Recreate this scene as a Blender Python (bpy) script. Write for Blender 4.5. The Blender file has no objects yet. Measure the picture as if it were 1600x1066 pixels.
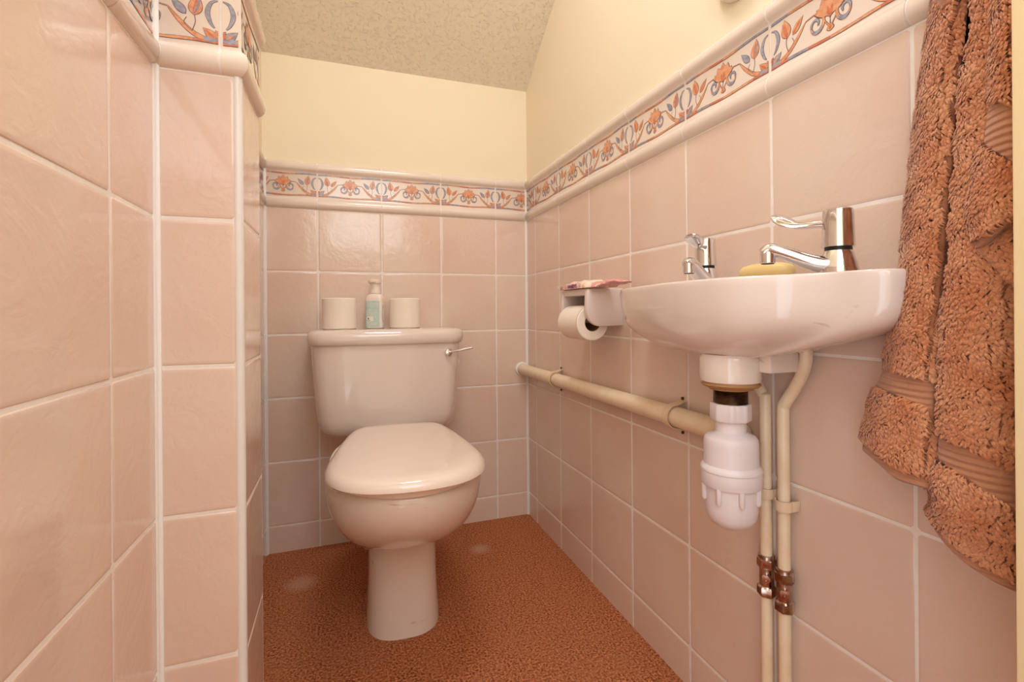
import bpy, bmesh, math, random
from mathutils import Vector, Matrix
R = random.Random(7)
PI = math.pi
COL = bpy.context.scene.collection

# ------------------------------------------------------------------ camera numbers
CAM_H, YAW, ROLL, FPX, CY = 0.7465, math.radians(19.15), math.radians(-0.48), 751.2, 488.45
FW = Vector((math.sin(YAW), math.cos(YAW), 0)); RT0 = Vector((math.cos(YAW), -math.sin(YAW), 0)); UP0 = Vector((0, 0, 1))
RT = RT0*math.cos(ROLL) + UP0*math.sin(ROLL); UPV = -RT0*math.sin(ROLL) + UP0*math.cos(ROLL)
CAM = Vector((0, 0, CAM_H))
def atx(u, v, x):
    """world point where the sight line of photo pixel (u, v) meets the plane at distance x"""
    d = FW + RT*((u-800)/FPX) - UPV*((v-CY)/FPX)
    return CAM + d*(x/d.x)

# room: back wall y=YB, right wall x=XR, left wall x=XL (tile faces)
YB, XR, XL = 1.6642, 0.6376, -0.2365
YP, XP, YE = 0.7554, -0.134, 0.905      # boxed pillar on the left wall
ZB = 1.083                              # underside of the border tiles
YF = 0.2205                             # inner face of the front wall

# ------------------------------------------------------------------ materials
def lin(r, g, b):
    f = lambda c: (c/255/12.92) if c/255 <= .04045 else ((c/255+.055)/1.055)**2.4
    return (f(r), f(g), f(b), 1)
def mat(name, rgb, rough=.5, metal=0., spec=.5, coat=0., noise=None, bump=None, sub=0., fleck=None, sheen=0., stain=None):
    m = bpy.data.materials.new(name); m.use_nodes = True
    nt = m.node_tree; N = nt.nodes; L = nt.links; b = N['Principled BSDF']
    c = lin(*rgb); b.inputs['Base Color'].default_value = c
    b.inputs['Roughness'].default_value = rough; b.inputs['Metallic'].default_value = metal
    b.inputs['Specular IOR Level'].default_value = spec; b.inputs['Coat Weight'].default_value = coat
    b.inputs['Coat Roughness'].default_value = .05
    if sheen: b.inputs['Sheen Weight'].default_value = sheen; b.inputs['Sheen Roughness'].default_value = .5
    if sub:
        b.inputs['Subsurface Weight'].default_value = sub; b.inputs['Subsurface Radius'].default_value = (.02, .01, .006)
        b.inputs['Subsurface Scale'].default_value = .5
    tc = N.new('ShaderNodeTexCoord').outputs['Object']
    col = None
    if noise:                            # (scale, rgb2, lo, hi[, detail])
        n = N.new('ShaderNodeTexNoise'); n.inputs['Scale'].default_value = noise[0]; n.inputs['Detail'].default_value = noise[4] if len(noise) > 4 else 4
        L.new(tc, n.inputs['Vector'])
        r = N.new('ShaderNodeMapRange'); r.inputs[1].default_value = noise[2]; r.inputs[2].default_value = noise[3]
        L.new(n.outputs['Fac'], r.inputs[0])
        mx = N.new('ShaderNodeMix'); mx.data_type = 'RGBA'; mx.inputs[6].default_value = c; mx.inputs[7].default_value = lin(*noise[1])
        L.new(r.outputs[0], mx.inputs[0]); col = mx.outputs[2]
    if stain:                            # (scale vector, rgb, lo, hi, amount)
        mp = N.new('ShaderNodeMapping'); mp.inputs['Scale'].default_value = stain[0]; L.new(tc, mp.inputs['Vector'])
        n = N.new('ShaderNodeTexNoise'); n.inputs['Scale'].default_value = 1; n.inputs['Detail'].default_value = 5; n.inputs['Distortion'].default_value = .6
        L.new(mp.outputs[0], n.inputs['Vector'])
        r = N.new('ShaderNodeMapRange'); r.inputs[1].default_value = stain[2]; r.inputs[2].default_value = stain[3]; r.inputs[4].default_value = stain[4]
        L.new(n.outputs['Fac'], r.inputs[0])
        mx = N.new('ShaderNodeMix'); mx.data_type = 'RGBA'; mx.inputs[7].default_value = lin(*stain[1])
        if col: L.new(col, mx.inputs[6])
        else: mx.inputs[6].default_value = c
        L.new(r.outputs[0], mx.inputs[0]); col = mx.outputs[2]
    if col: L.new(col, b.inputs['Base Color'])
    if bump:                             # list of (scale, strength, distance, kind[, distortion])
        prev = None
        for bb in bump:
            if bb[3] == 'v':
                n = N.new('ShaderNodeTexVoronoi'); n.inputs['Scale'].default_value = bb[0]; out = n.outputs['Distance']
            else:
                n = N.new('ShaderNodeTexNoise'); n.inputs['Scale'].default_value = bb[0]; n.inputs['Detail'].default_value = 3
                n.inputs['Distortion'].default_value = bb[4] if len(bb) > 4 else 0; out = n.outputs['Fac']
            L.new(tc, n.inputs['Vector'])
            bp = N.new('ShaderNodeBump'); bp.inputs['Strength'].default_value = bb[1]; bp.inputs['Distance'].default_value = bb[2]
            L.new(out, bp.inputs['Height'])
            if prev: L.new(prev, bp.inputs['Normal'])
            prev = bp.outputs[0]
        L.new(prev, b.inputs['Normal'])
    return m

M = {}
M['tile'] = mat('glazed_pink_tile', (231, 208, 192), .12, coat=.3, noise=(5, (228, 198, 182), .35, .7), bump=[(9, .35, .004, 'n', 1.5), (34, .28, .0016, 'n', 1.8)])
M['border'] = mat('glazed_border', (238, 221, 208), .15, coat=.3, bump=[(30, .15, .001, 'n')])
M['grout'] = mat('white_grout', (246, 238, 232), .7, noise=(40, (236, 222, 212), .45, .8))
M['caulk'] = mat('white_sealant', (246, 242, 240), .4)
M['trim'] = mat('white_plastic_trim', (236, 231, 228), .3)
M['paint'] = mat('cream_paint', (244, 229, 202), .75, bump=[(220, .12, .0006, 'n')])
M['wood'] = mat('cream_gloss_paint', (238, 214, 168), .35, bump=[(60, .05, .0005, 'n')])
M['orange'] = mat('glaze_orange', (214, 142, 104), .2, noise=(150, (230, 168, 128), .35, .6))
M['red'] = mat('glaze_red', (202, 112, 88), .2, noise=(150, (218, 132, 98), .35, .6))
M['blue'] = mat('glaze_blue', (142, 142, 160), .2, noise=(150, (170, 168, 182), .35, .6))
M['ink'] = mat('glaze_ink', (112, 88, 92), .3)
M['china'] = mat('champagne_china', (232, 214, 204), .07, coat=.5, bump=[(4, .05, .002, 'n')])
M['bowl'] = mat('champagne_china_worn', (232, 214, 204), .08, coat=.5, noise=None, bump=[(4, .05, .002, 'n')], stain=((16, 16, 46), (196, 132, 84), .665, .74, .6))
M['seat'] = mat('cream_plastic', (240, 220, 206), .12, coat=.4)
M['basin'] = mat('white_china', (234, 218, 210), .07, coat=.5, stain=((30, 30, 60), (190, 150, 110), .69, .75, .5))
M['holder'] = mat('white_china_holder', (226, 208, 202), .12, coat=.3)
M['chrome'] = mat('chrome', (225, 225, 228), .06, metal=1)
M['darkchrome'] = mat('black_gap', (20, 18, 18), .5)
M['brass'] = mat('tarnished_brass', (120, 92, 66), .3, metal=.9, noise=(60, (70, 50, 38), .35, .65))
M['valve'] = mat('tarnished_chrome', (206, 188, 180), .2, metal=1, noise=(50, (150, 112, 90), .4, .6))
M['plastic'] = mat('white_waste_plastic', (232, 220, 222), .3, sub=.05)
M['washer'] = mat('brown_washer', (176, 132, 84), .5)
M['pipe'] = mat('cream_painted_pipe', (244, 224, 196), .3, bump=[(70, .12, .001, 'n')], noise=(30, (238, 212, 180), .45, .7))
M['clip'] = mat('cream_clip', (236, 210, 178), .4)
M['paper'] = mat('toilet_paper', (246, 232, 218), .95, bump=[(160, .35, .0012, 'n'), (26, .2, .002, 'n')])
M['core'] = mat('cardboard', (150, 110, 76), .9)
M['bottle'] = mat('bottle_white', (240, 226, 214), .3)
M['teal'] = mat('label_teal', (196, 216, 206), .45, noise=(160, (180, 208, 198), .4, .6))
M['labelwhite'] = mat('label_white', (238, 228, 220), .45)
M['lilac'] = mat('label_lilac', (176, 184, 214), .4)
M['black'] = mat('print_black', (40, 34, 36), .5)
M['packpink'] = mat('wrapper_pink', (244, 208, 200), .25, noise=(45, (228, 146, 138), .5, .62), bump=[(70, .6, .003, 'n', 1)])
M['packred'] = mat('wrapper_red', (236, 164, 154), .25, noise=(60, (246, 214, 200), .52, .62), bump=[(60, .6, .003, 'n', 1)])
M['packclear'] = mat('wrapper_pale', (246, 226, 206), .2, noise=(60, (232, 168, 120), .55, .65), bump=[(70, .6, .003, 'n', 1)])
M['purple'] = mat('print_purple', (88, 52, 118), .4)
M['soap'] = mat('yellow_soap', (242, 214, 148), .4, sub=.2)
M['towel'] = mat('brown_terry_shaded', (150, 88, 56), 1, sheen=.35, noise=(60, (196, 130, 90), .4, .65))  # darker than the loops: shade in the gaps and crease put into the colour
M['pile'] = mat('brown_terry_loops', (202, 127, 83), 1, sheen=.35, noise=(30, (222, 156, 114), .35, .65))
M['weave'] = mat('brown_twill', (190, 132, 98), .9, sheen=.3, bump=[(420, .5, .001, 'n')])
M['screw'] = mat('dark_screw', (92, 64, 50), .4, metal=.6)

nt = M['weave'].node_tree; N = nt.nodes; L = nt.links          # raised ribs of the dobby band
wv = N.new('ShaderNodeTexWave'); wv.bands_direction = 'Z'; wv.inputs['Scale'].default_value = 48; wv.inputs['Distortion'].default_value = .6
tc = N.new('ShaderNodeTexCoord'); L.new(tc.outputs['Object'], wv.inputs['Vector'])
bp = N.new('ShaderNodeBump'); bp.inputs['Strength'].default_value = .7; bp.inputs['Distance'].default_value = .002
old = N['Principled BSDF'].inputs['Normal'].links[0].from_socket
L.new(old, bp.inputs['Normal']); L.new(wv.outputs['Fac'], bp.inputs['Height']); L.new(bp.outputs[0], N['Principled BSDF'].inputs['Normal'])

# textured ceiling
m = mat('stippled_ceiling', (245, 234, 217), .8)
nt = m.node_tree; N = nt.nodes; L = nt.links
tc = N.new('ShaderNodeTexCoord')
n1 = N.new('ShaderNodeTexNoise'); n1.inputs['Scale'].default_value = 115; n1.inputs['Detail'].default_value = 2; n1.inputs['Distortion'].default_value = .6
L.new(tc.outputs['Object'], n1.inputs['Vector'])
rr = N.new('ShaderNodeMapRange'); rr.inputs[1].default_value = .54; rr.inputs[2].default_value = .74; L.new(n1.outputs['Fac'], rr.inputs[0])
bp = N.new('ShaderNodeBump'); bp.inputs['Strength'].default_value = .7; bp.inputs['Distance'].default_value = .004
L.new(rr.outputs[0], bp.inputs['Height']); L.new(bp.outputs[0], N['Principled BSDF'].inputs['Normal'])
M['ceiling'] = m

# carpet: fleck colour, two worn pale spots
m = mat('rust_carpet', (168, 104, 76), 1, spec=.1)
nt = m.node_tree; N = nt.nodes; L = nt.links; b = N['Principled BSDF']
tc = N.new('ShaderNodeTexCoord')
n1 = N.new('ShaderNodeTexNoise'); n1.inputs['Scale'].default_value = 210; n1.inputs['Detail'].default_value = 3; L.new(tc.outputs['Object'], n1.inputs['Vector'])
r1 = N.new('ShaderNodeMapRange'); r1.inputs[1].default_value = .36; r1.inputs[2].default_value = .66; L.new(n1.outputs['Fac'], r1.inputs[0])
m1 = N.new('ShaderNodeMix'); m1.data_type = 'RGBA'; m1.inputs[6].default_value = lin(140, 68, 36); m1.inputs[7].default_value = lin(230, 152, 106); L.new(r1.outputs[0], m1.inputs[0])
n2 = N.new('ShaderNodeTexNoise'); n2.inputs['Scale'].default_value = 14; n2.inputs['Detail'].default_value = 3; L.new(tc.outputs['Object'], n2.inputs['Vector'])
r2 = N.new('ShaderNodeMapRange'); r2.inputs[1].default_value = .4; r2.inputs[2].default_value = .7; r2.inputs[4].default_value = .35; L.new(n2.outputs['Fac'], r2.inputs[0])
m2 = N.new('ShaderNodeMix'); m2.data_type = 'RGBA'; m2.inputs[7].default_value = lin(196, 124, 86); L.new(m1.outputs[2], m2.inputs[6]); L.new(r2.outputs[0], m2.inputs[0])
last = m2.outputs[2]
for sx, sy, sr in ((-.122, 1.453, .035), (.397, 1.47, .026)):
    vm = N.new('ShaderNodeVectorMath'); vm.operation = 'DISTANCE'; vm.inputs[1].default_value = (sx, sy, 0); L.new(tc.outputs['Object'], vm.inputs[0])
    rs = N.new('ShaderNodeMapRange'); rs.inputs[1].default_value = sr*1.5; rs.inputs[2].default_value = sr*.5; rs.inputs[4].default_value = .55; L.new(vm.outputs['Value'], rs.inputs[0])
    m3 = N.new('ShaderNodeMix'); m3.data_type = 'RGBA'; m3.inputs[7].default_value = lin(224, 176, 146); L.new(last, m3.inputs[6]); L.new(rs.outputs[0], m3.inputs[0]); last = m3.outputs[2]
L.new(last, b.inputs['Base Color'])
bp = N.new('ShaderNodeBump'); bp.inputs['Strength'].default_value = 1; bp.inputs['Distance'].default_value = .007
L.new(n1.outputs['Fac'], bp.inputs['Height']); L.new(bp.outputs[0], b.inputs['Normal'])
M['carpet'] = m

# ------------------------------------------------------------------ object helpers
def build(name, verts, faces, mats, parent=None, smooth=False, fm=None, loc=None):
    me = bpy.data.meshes.new(name)
    me.from_pydata([tuple(v) for v in verts], [], faces)
    for k in (mats if isinstance(mats, (list, tuple)) else [mats]): me.materials.append(M[k])
    if fm: me.polygons.foreach_set('material_index', fm)
    if smooth: me.polygons.foreach_set('use_smooth', [True]*len(me.polygons))
    bm = bmesh.new(); bm.from_mesh(me); bmesh.ops.recalc_face_normals(bm, faces=bm.faces); bm.to_mesh(me); bm.free()
    o = bpy.data.objects.new(name, me); COL.objects.link(o)
    if parent: o.parent = parent
    if loc: o.location = loc
    return o
def tag(o, label=None, cat=None, group=None, kind=None):
    if label: o['label'] = label
    if cat: o['category'] = cat
    if group: o['group'] = group
    if kind: o['kind'] = kind
    return o
def thing(name, label, cat, loc=(0, 0, 0), group=None, rz=0):
    o = bpy.data.objects.new(name, None); COL.objects.link(o); o.location = loc; o.rotation_euler.z = rz; o.empty_display_size = .05
    return tag(o, label, cat, group)
def rebase(root):
    """children built in world coordinates: keep them in place under a moved root"""
    for c in root.children: c.matrix_parent_inverse = Matrix.LocRotScale(root.location, root.rotation_euler, None).inverted()
class G:
    """collects shapes into one mesh"""
    def __init__(s): s.v = []; s.f = []; s.m = []
    def add(s, V, F, mi=0):
        k = len(s.v); s.v += [tuple(p) for p in V]; s.f += [tuple(i+k for i in f) for f in F]; s.m += [mi]*len(F)
    def box(s, a, b, mi=0, bev=0, T=None, seg=2):
        bm = bmesh.new(); bmesh.ops.create_cube(bm, size=1)
        for v in bm.verts: v.co = Vector([(a[i]+b[i])/2 + v.co[i]*(b[i]-a[i]) for i in range(3)])
        if bev: bmesh.ops.bevel(bm, geom=bm.edges[:], offset=bev, segments=seg, affect='EDGES', profile=.5)
        if T: bm.transform(T)
        s.frombm(bm, mi)
    def frombm(s, bm, mi=0):
        bm.verts.index_update(); s.add([v.co.copy() for v in bm.verts], [[v.index for v in f.verts] for f in bm.faces], mi); bm.free()
    def loft(s, rings, c0=True, c1=True, mi=0, closed=True):
        n = len(rings[0]); V = [p for r in rings for p in r]; F = []
        for i in range(len(rings)-1):
            for j in range(n if closed else n-1):
                k = (j+1) % n
                F.append((i*n+j, i*n+k, (i+1)*n+k, (i+1)*n+j))
        if c0: F.append(tuple(range(n-1, -1, -1)))
        if c1: F.append(tuple((len(rings)-1)*n+j for j in range(n)))
        s.add(V, F, mi)
    def lathe(s, prof, c=(0, 0, 0), axis='z', n=40, mi=0, cap=True, rot=None):
        rings = []
        for r, h in prof:
            ring = []
            for i in range(n):
                a = 2*PI*i/n; p = Vector((r*math.cos(a), r*math.sin(a), h))
                if axis == 'y': p = Vector((p.x, p.z, p.y))
                if axis == 'x': p = Vector((p.z, p.x, p.y))
                if rot: p = rot @ p
                ring.append(p + Vector(c))
            rings.append(ring)
        s.loft(rings, cap, cap, mi)
    def tube(s, pts, rad, n=20, mi=0, cap=True):
        pts = [Vector(p) for p in pts]; rings = []
        if not isinstance(rad, (list, tuple)): rad = [rad]*len(pts)
        t0 = (pts[1]-pts[0]).normalized(); nrm = t0.orthogonal().normalized()
        for i, p in enumerate(pts):
            t = (pts[min(i+1, len(pts)-1)] - pts[max(i-1, 0)]).normalized()
            nrm = (nrm - t*nrm.dot(t)).normalized(); bn = t.cross(nrm)
            rings.append([p + (nrm*math.cos(2*PI*j/n) + bn*math.sin(2*PI*j/n))*rad[i] for j in range(n)])
        s.loft(rings, cap, cap, mi)
    def build(s, name, mats, parent=None, smooth=True, angle=None, sub=0):
        o = build(name, s.v, s.f, mats, parent, smooth, s.m)
        if sub:
            md = o.modifiers.new('s', 'SUBSURF'); md.levels = sub; md.render_levels = sub
        elif smooth and angle is None: angle = 40
        if angle: 
            me = o.data; bm = bmesh.new(); bm.from_mesh(me)
            for e in bm.edges:
                if len(e.link_faces) == 2 and e.calc_face_angle(0) > math.radians(angle): e.smooth = False
            bm.to_mesh(me); bm.free()
        return o
def catmull(P, n, closed=False):
    P = [Vector(p) for p in P]; out = []; N_ = len(P)
    segs = N_ if closed else N_-1
    for i in range(segs):
        if closed: a, b, c, d = P[(i-1) % N_], P[i], P[(i+1) % N_], P[(i+2) % N_]
        else: a, b, c, d = P[max(i-1, 0)], P[i], P[i+1], P[min(i+2, N_-1)]
        for k in range(n):
            t = k/n
            out.append(.5*((2*b) + (c-a)*t + (2*a-5*b+4*c-d)*t*t + (3*b-a-3*c+d)*t**3))
    if not closed: out.append(P[-1])
    return out
def resample(P, n, closed=True):
    P = [Vector(p) for p in P]; Q = P + [P[0]] if closed else P
    L_ = [0]
    for i in range(len(Q)-1): L_.append(L_[-1] + (Q[i+1]-Q[i]).length)
    out = []; m_ = n if closed else n-1; j = 0
    for k in range(n):
        t = L_[-1]*k/m_
        while j < len(L_)-2 and L_[j+1] < t: j += 1
        out.append(Q[j].lerp(Q[j+1], (t-L_[j])/max(L_[j+1]-L_[j], 1e-9)))
    return out
def sring(cx, cy, z, a, bf, bb, nf=2.0, nb=2.4, n=56):
    """oval ring, a = half width, bf = reach to the front (-y), bb = reach to the back"""
    out = []
    for i in range(n):
        t = 2*PI*i/n; c, s_ = math.cos(t), math.sin(t); e = nf if s_ < 0 else nb
        x = a*math.copysign(abs(c)**(2/e), c); y = math.copysign(abs(s_)**(2/e), s_)*(bf if s_ < 0 else bb)
        out.append(Vector((cx+x, cy+y, z)))
    return out
def text_mesh(txt, size, mk, name, parent, T, ext=.0004):
    cu = bpy.data.curves.new(name, 'FONT'); cu.body = txt; cu.size = size; cu.extrude = ext; cu.align_x = 'CENTER'; cu.align_y = 'CENTER'
    o = bpy.data.objects.new(name+'_tmp', cu); COL.objects.link(o)
    dg = bpy.context.evaluated_depsgraph_get(); me = bpy.data.meshes.new_from_object(o.evaluated_get(dg))
    bpy.data.objects.remove(o); me.name = name; me.materials.clear(); me.materials.append(M[mk]); me.transform(T)
    q = bpy.data.objects.new(name, me); COL.objects.link(q); q.parent = parent
    return q

# ------------------------------------------------------------------ tiled walls
def tile_field(g, org, U, Nn, cols, rows, gap=.0015, dep=.003, base=.012):
    """org: point at s=0,z=0 on the tile face; U: direction along the wall; Nn: into the room"""
    org, U, Nn = Vector(org), Vector(U), Vector(Nn)
    P = lambda s, z, d: org + U*s + Vector((0, 0, z)) + Nn*d
    s0, s1, z0, z1 = cols[0], cols[-1], rows[0], rows[-1]
    V = [P(s, z, d) for d in (-dep*.26, -base) for s, z in ((s0, z0), (s1, z0), (s1, z1), (s0, z1))]
    g.add(V, [(0, 1, 2, 3), (7, 6, 5, 4), (0, 4, 5, 1), (1, 5, 6, 2), (2, 6, 7, 3), (3, 7, 4, 0)], 1)
    for i in range(len(cols)-1):
        for j in range(len(rows)-1):
            a, b, c, d = cols[i]+gap, cols[i+1]-gap, rows[j]+gap, rows[j+1]-gap
            if b-a < .004 or d-c < .004: continue
            tx, tz = R.uniform(-.0006, .0006), R.uniform(-.0006, .0006)
            rings = []
            for ins, dd in ((0, -dep), (.0002, -dep*.5), (.0009, -dep*.18), (.0024, -dep*.03), (.006, 0)):
                ins = min(ins, (b-a)*.3, (d-c)*.3); r = []
                rad = .0035
                cc = [(a+ins, c+ins), (b-ins, c+ins), (b-ins, d-ins), (a+ins, d-ins)]
                for k, (x, z) in enumerate(cc):
                    px, pz = cc[k-1]; nx, nz = cc[(k+1) % 4]
                    rr_ = max(.0005, rad-ins*.3)
                    for (qx, qz) in ((px, pz), (nx, nz)):
                        l = math.hypot(qx-x, qz-z)
                        r.append((x+(qx-x)/l*rr_, z+(qz-z)/l*rr_))
                rings.append([P(x, z, dd + (tx*((x-a)/(b-a)-.5) + tz*((z-c)/(d-c)-.5))*(1 if dd > -dep*.5 else 0)) for x, z in r])
            g.loft(rings, False, True, 0)

PROF = [(-.012, 0), (-.001, .0), (.003, .0015), (.0085, .007), (.011, .016), (.0095, .025), (.005, .031), (.001, .035), (.0006, .040), (.0006, .112),
        (.002, .1175), (.007, .121), (.0105, .127), (.011, .134), (.0085, .142), (.003, .1475), (-.012, .149)]
def clip(poly, lo, hi):
    def half(P, f, lim, keep):
        out = []
        for i in range(len(P)):
            a, b = P[i-1], P[i]; ia, ib = keep(a[0]), keep(b[0])
            if ia != ib:
                t = (lim-a[0])/(b[0]-a[0]); out.append((lim, a[1]+t*(b[1]-a[1])))
            if ib: out.append(b)
        return out
    P = half(poly, 0, lo, lambda x: x >= lo)
    if len(P) > 2: P = half(P, 0, hi, lambda x: x <= hi)
    return P if len(P) > 2 else None
def ribbon(P, w, n=6):
    """P control points 2D, w widths at them -> quads"""
    Q = catmull([(p[0], p[1], ww) for p, ww in zip(P, w)], n); out = []
    L_, R_ = [], []
    for i, q in enumerate(Q):
        t = Q[min(i+1, len(Q)-1)] - Q[max(i-1, 0)]; l = math.hypot(t.x, t.y) or 1
        nx, ny = -t.y/l, t.x/l; h = max(q.z, .0001)/2
        L_.append((q.x+nx*h, q.y+ny*h)); R_.append((q.x-nx*h, q.y-ny*h))
    return [(L_[i], L_[i+1], R_[i+1], R_[i]) for i in range(len(Q)-1)]
def leafshape(x, y, ln, wd, ang, bulge=.45, curl=0.):
    """lens shape from (x, y) towards ang -> quads"""
    c, s_ = math.cos(ang), math.sin(ang); n = 8; L_, R_ = [], []
    for i in range(n+1):
        t = i/n; w = wd/2*math.sin(PI*t**(.7 if bulge < .5 else 1.3)); off = curl*math.sin(PI*t)
        for lst, sg in ((L_, 1), (R_, -1)):
            a, b_ = t*ln, sg*w+off; lst.append((x+a*c-b_*s_, y+a*s_+b_*c))
    return [(L_[i], L_[i+1], R_[i+1], R_[i]) for i in range(n)]
ra_ = math.radians
PAT = []          # (polys, material index, layer); unit: metres, s 0..0.2, h from the border underside
def pat(polys, mi, lay=1): PAT.append((polys, mi, lay))
H0, H1 = .042, .110
def hh(k): return H0 + k*(H1-H0)
def sx(t): return t*.2
def mirrored(polys): return [[(.2-x, y) for x, y in p] for p in polys]
def leaf(t, k, ln, wd, deg, mi, mir=True, **kw):
    for mm in ((0, 1) if mir else (0,)):
        A = leafshape(sx(t), hh(k), ln, wd, math.radians(deg), **kw); B = leafshape(sx(t)-.0006*math.cos(math.radians(deg)), hh(k)-.0006*math.sin(math.radians(deg)), ln+.0014, wd+.0016, math.radians(deg), **kw)
        m_i = mi if not (isinstance(mi, tuple)) else mi[mm]
        pat(mirrored(B) if mm else B, 3, 1); pat(mirrored(A) if mm else A, m_i, 2)
        C_ = leafshape(sx(t)+.001*math.cos(math.radians(deg)), hh(k)+.001*math.sin(math.radians(deg)), ln*.8, wd*.3, math.radians(deg))
        pat(mirrored(C_) if mm else C_, 1 if m_i == 0 else (0 if m_i == 2 and mm == 0 else m_i), 3)
def stroke(P, w, mi, mir=True, lay=2, out=True):
    Q = [(sx(t), hh(k)) for t, k in P]
    for mm in ((0, 1) if mir else (0,)):
        if out:
            B = ribbon(Q, [x+.0013 for x in w]); pat(mirrored(B) if mm else B, 3, lay-1)
        A = ribbon(Q, w); m_i = mi if not isinstance(mi, tuple) else mi[mm]
        pat(mirrored(A) if mm else A, m_i, lay)
# horns at the joint
stroke([(.012, .86), (.055, .80), (.078, .60), (.06, .40), (.035, .30)], [.0006, .0035, .0055, .0035, .001], 2)
# bud and leaf above the stem
leaf(.03, .08, .020, .011, 42, (2, 0)); leaf(.0, .10, .012, .009, 60, (1, 0))
stroke([(.01, .07), (.09, .06), (.17, .16), (.25, .38), (.31, .60)], [.0035, .0058, .0058, .0045, .0008], (0, 0))
stroke([(.01, .07), (.05, .05), (.10, .07)], [.003, .0055, .0055], 2, lay=3, out=False)
stroke([(.17, .17), (.15, .36), (.155, .52)], [.001, .001, .001], 3, out=False)
leaf(.158, .50, .030, .016, 100, (0, 0), bulge=.4); leaf(.162, .52, .025, .006, 112, (1, 2), bulge=.4)
stroke([(.17, .18), (.215, .32), (.20, .44)], [.0008, .0008, .0008], 3, out=False)
leaf(.205, .50, .026, .010, 48, (0, 2), bulge=.4)
# scroll
import math as _m
sc = [(.31+.0, .60)]
for i in range(16):
    a = math.radians(110 - i*34); r_ = 1-i*.052
    sc.append((.395 + .068*r_*math.cos(a), .40 + .24*r_*math.sin(a)))
stroke(sc[:10], [.0008, .001, .002, .003, .0035, .0045, .005, .004, .003, .0022], 0, lay=2)
stroke(sc[5:9], [.002, .0052, .0052, .003], 2, lay=4, out=False)
stroke(sc[9:], [.002]+[.0028]*5+[.0014]*2 if len(sc[9:]) == 8 else [.002]*len(sc[9:]), 2, lay=3)
stroke([(.435, .55), (.465, .35), (.495, .22)], [.0008, .0012, .002], 0)
# flower
for dg, ln, wd, k_ in ((160, .026, .009, .50), (138, .027, .013, .42), (112, .033, .014, .38), (90, .037, .013, .36)):
    for mm in ((0, 1) if dg != 90 else (0,)):
        B = leafshape(.1, hh(k_), ln+.001, wd+.0018, ra_(dg), bulge=.6); A = leafshape(.1, hh(k_)+.0008, ln-.0006, wd, ra_(dg), bulge=.6)
        pat(mirrored(B) if mm else B, 3, 1); pat(mirrored(A) if mm else A, 0, 2)
for dg in (75, 105): pat(leafshape(.1, hh(.42), .017, .005, ra_(dg)), 1, 3)
stroke([(.5, .42), (.5, .16)], [.001, .0016], 3, mir=False, out=False)
leaf(.5, .12, .010, .010, 90, 0, mir=False)
# lines along the top and the bottom
for k, seq in ((1.0, (2, 0, 1, 0, 2, 2)), (0.0, (1, 2, 1, 0, 0, 1))):
    for i, mi in enumerate(seq):
        a, b_ = i/6, (i+1)/6
        P = [(a+.001, k+.02*math.sin(a*9)), ((a+b_)/2, k+.02*math.sin((a+b_)*4.5)), (b_, k+.02*math.sin(b_*9))]
        stroke(P, [.0032, .0038, .0032], mi, mir=False, lay=2)
PM = ['border', 'grout', 'orange', 'red', 'blue', 'ink']
def border(name, org, U, Nn, seams, starts, ends=(0, 0), zb=ZB, label=None):
    """seams: list of s positions; starts: the s of the pattern origin of each piece; ends: mitre (1 convex grows, -1 concave)"""
    g = G(); org, U, Nn = Vector(org), Vector(U), Vector(Nn)
    P = lambda s, z, d: org + U*s + Vector((0, 0, zb+z)) + Nn*d
    n = len(seams)-1
    def sect(a, b, prof, ma, mb, mi):
        rings = [[P(a - ma*d, z, d) for d, z in prof], [P(b + mb*d, z, d) for d, z in prof]]
        g.loft(rings, True, True, mi)
    sect(seams[0], seams[-1], [(d-.0012, z+(.0006 if z < .07 else -.0006)) for d, z in PROF], ends[0], ends[1], 1)
    order = sorted(PAT, key=lambda e: e[2])
    for i in range(n):
        a, b = seams[i], seams[i+1]
        sect(a+(.0016 if i or ends[0] != 1 else 0), b-(.0016 if i < n-1 or ends[1] != 1 else 0), PROF, ends[0] if i == 0 else 0, ends[1] if i == n-1 else 0, 0)
        a += .003; b -= .003
        for rank, (polys, mi, lay) in enumerate(order):
            for q in polys:
                c = clip([(x+starts[i], y) for x, y in q], a, b)
                if not c: continue
                g.add([P(x, y, .0007+.000009*rank) for x, y in c], [tuple(range(len(c)))], mi+2)
    o = g.build(name, PM, smooth=True, angle=50)
    return tag(o, kind='structure')

ROWS = [-.01, .083, .283, .483, .683, .883, ZB]
bc = [XL, -.0809, .1186, .3181, .5176, XR]
g = G(); tile_field(g, (0, YB, 0), (1, 0, 0), (0, -1, 0), bc, ROWS)
g.box((XL-.05, YB+.011, -.02), (XR+.05, YB+.08, 2.45), 2)                     # plaster behind and above
g.box((XL-.02, YB+.004, ZB+.1), (XR+.02, YB+.012, 2.4), 2)
wb = tag(g.build('wall_back', ['tile', 'grout', 'paint'], angle=50), kind='structure')
border('trim_1', (0, YB, 0), (1, 0, 0), (0, -1, 0), bc, [-.0809-.2, -.0809, .1186, .3181, .5176], (-1, -1))

rc = [YB-.0845-.1995*k for k in range(8)]                                      # seams, running towards the camera
rcols = [0, .0845] + [.0845+.1995*k for k in range(1, 7)] + [YB-YF]
g = G(); tile_field(g, (XR, YB, 0), (0, -1, 0), (-1, 0, 0), rcols, ROWS)
g.box((XR+.011, YF-.1, -.02), (XR+.08, YB+.02, 2.45), 2)
g.box((XR+.004, YF-.02, ZB+.1), (XR+.012, YB+.005, 2.4), 2)
tag(g.build('wall_right', ['tile', 'grout', 'paint'], angle=50), kind='structure')
border('trim_2', (XR, YB, 0), (0, -1, 0), (-1, 0, 0), rcols, [.0845-.2] + rcols[1:-1], (-1, 0))

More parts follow.
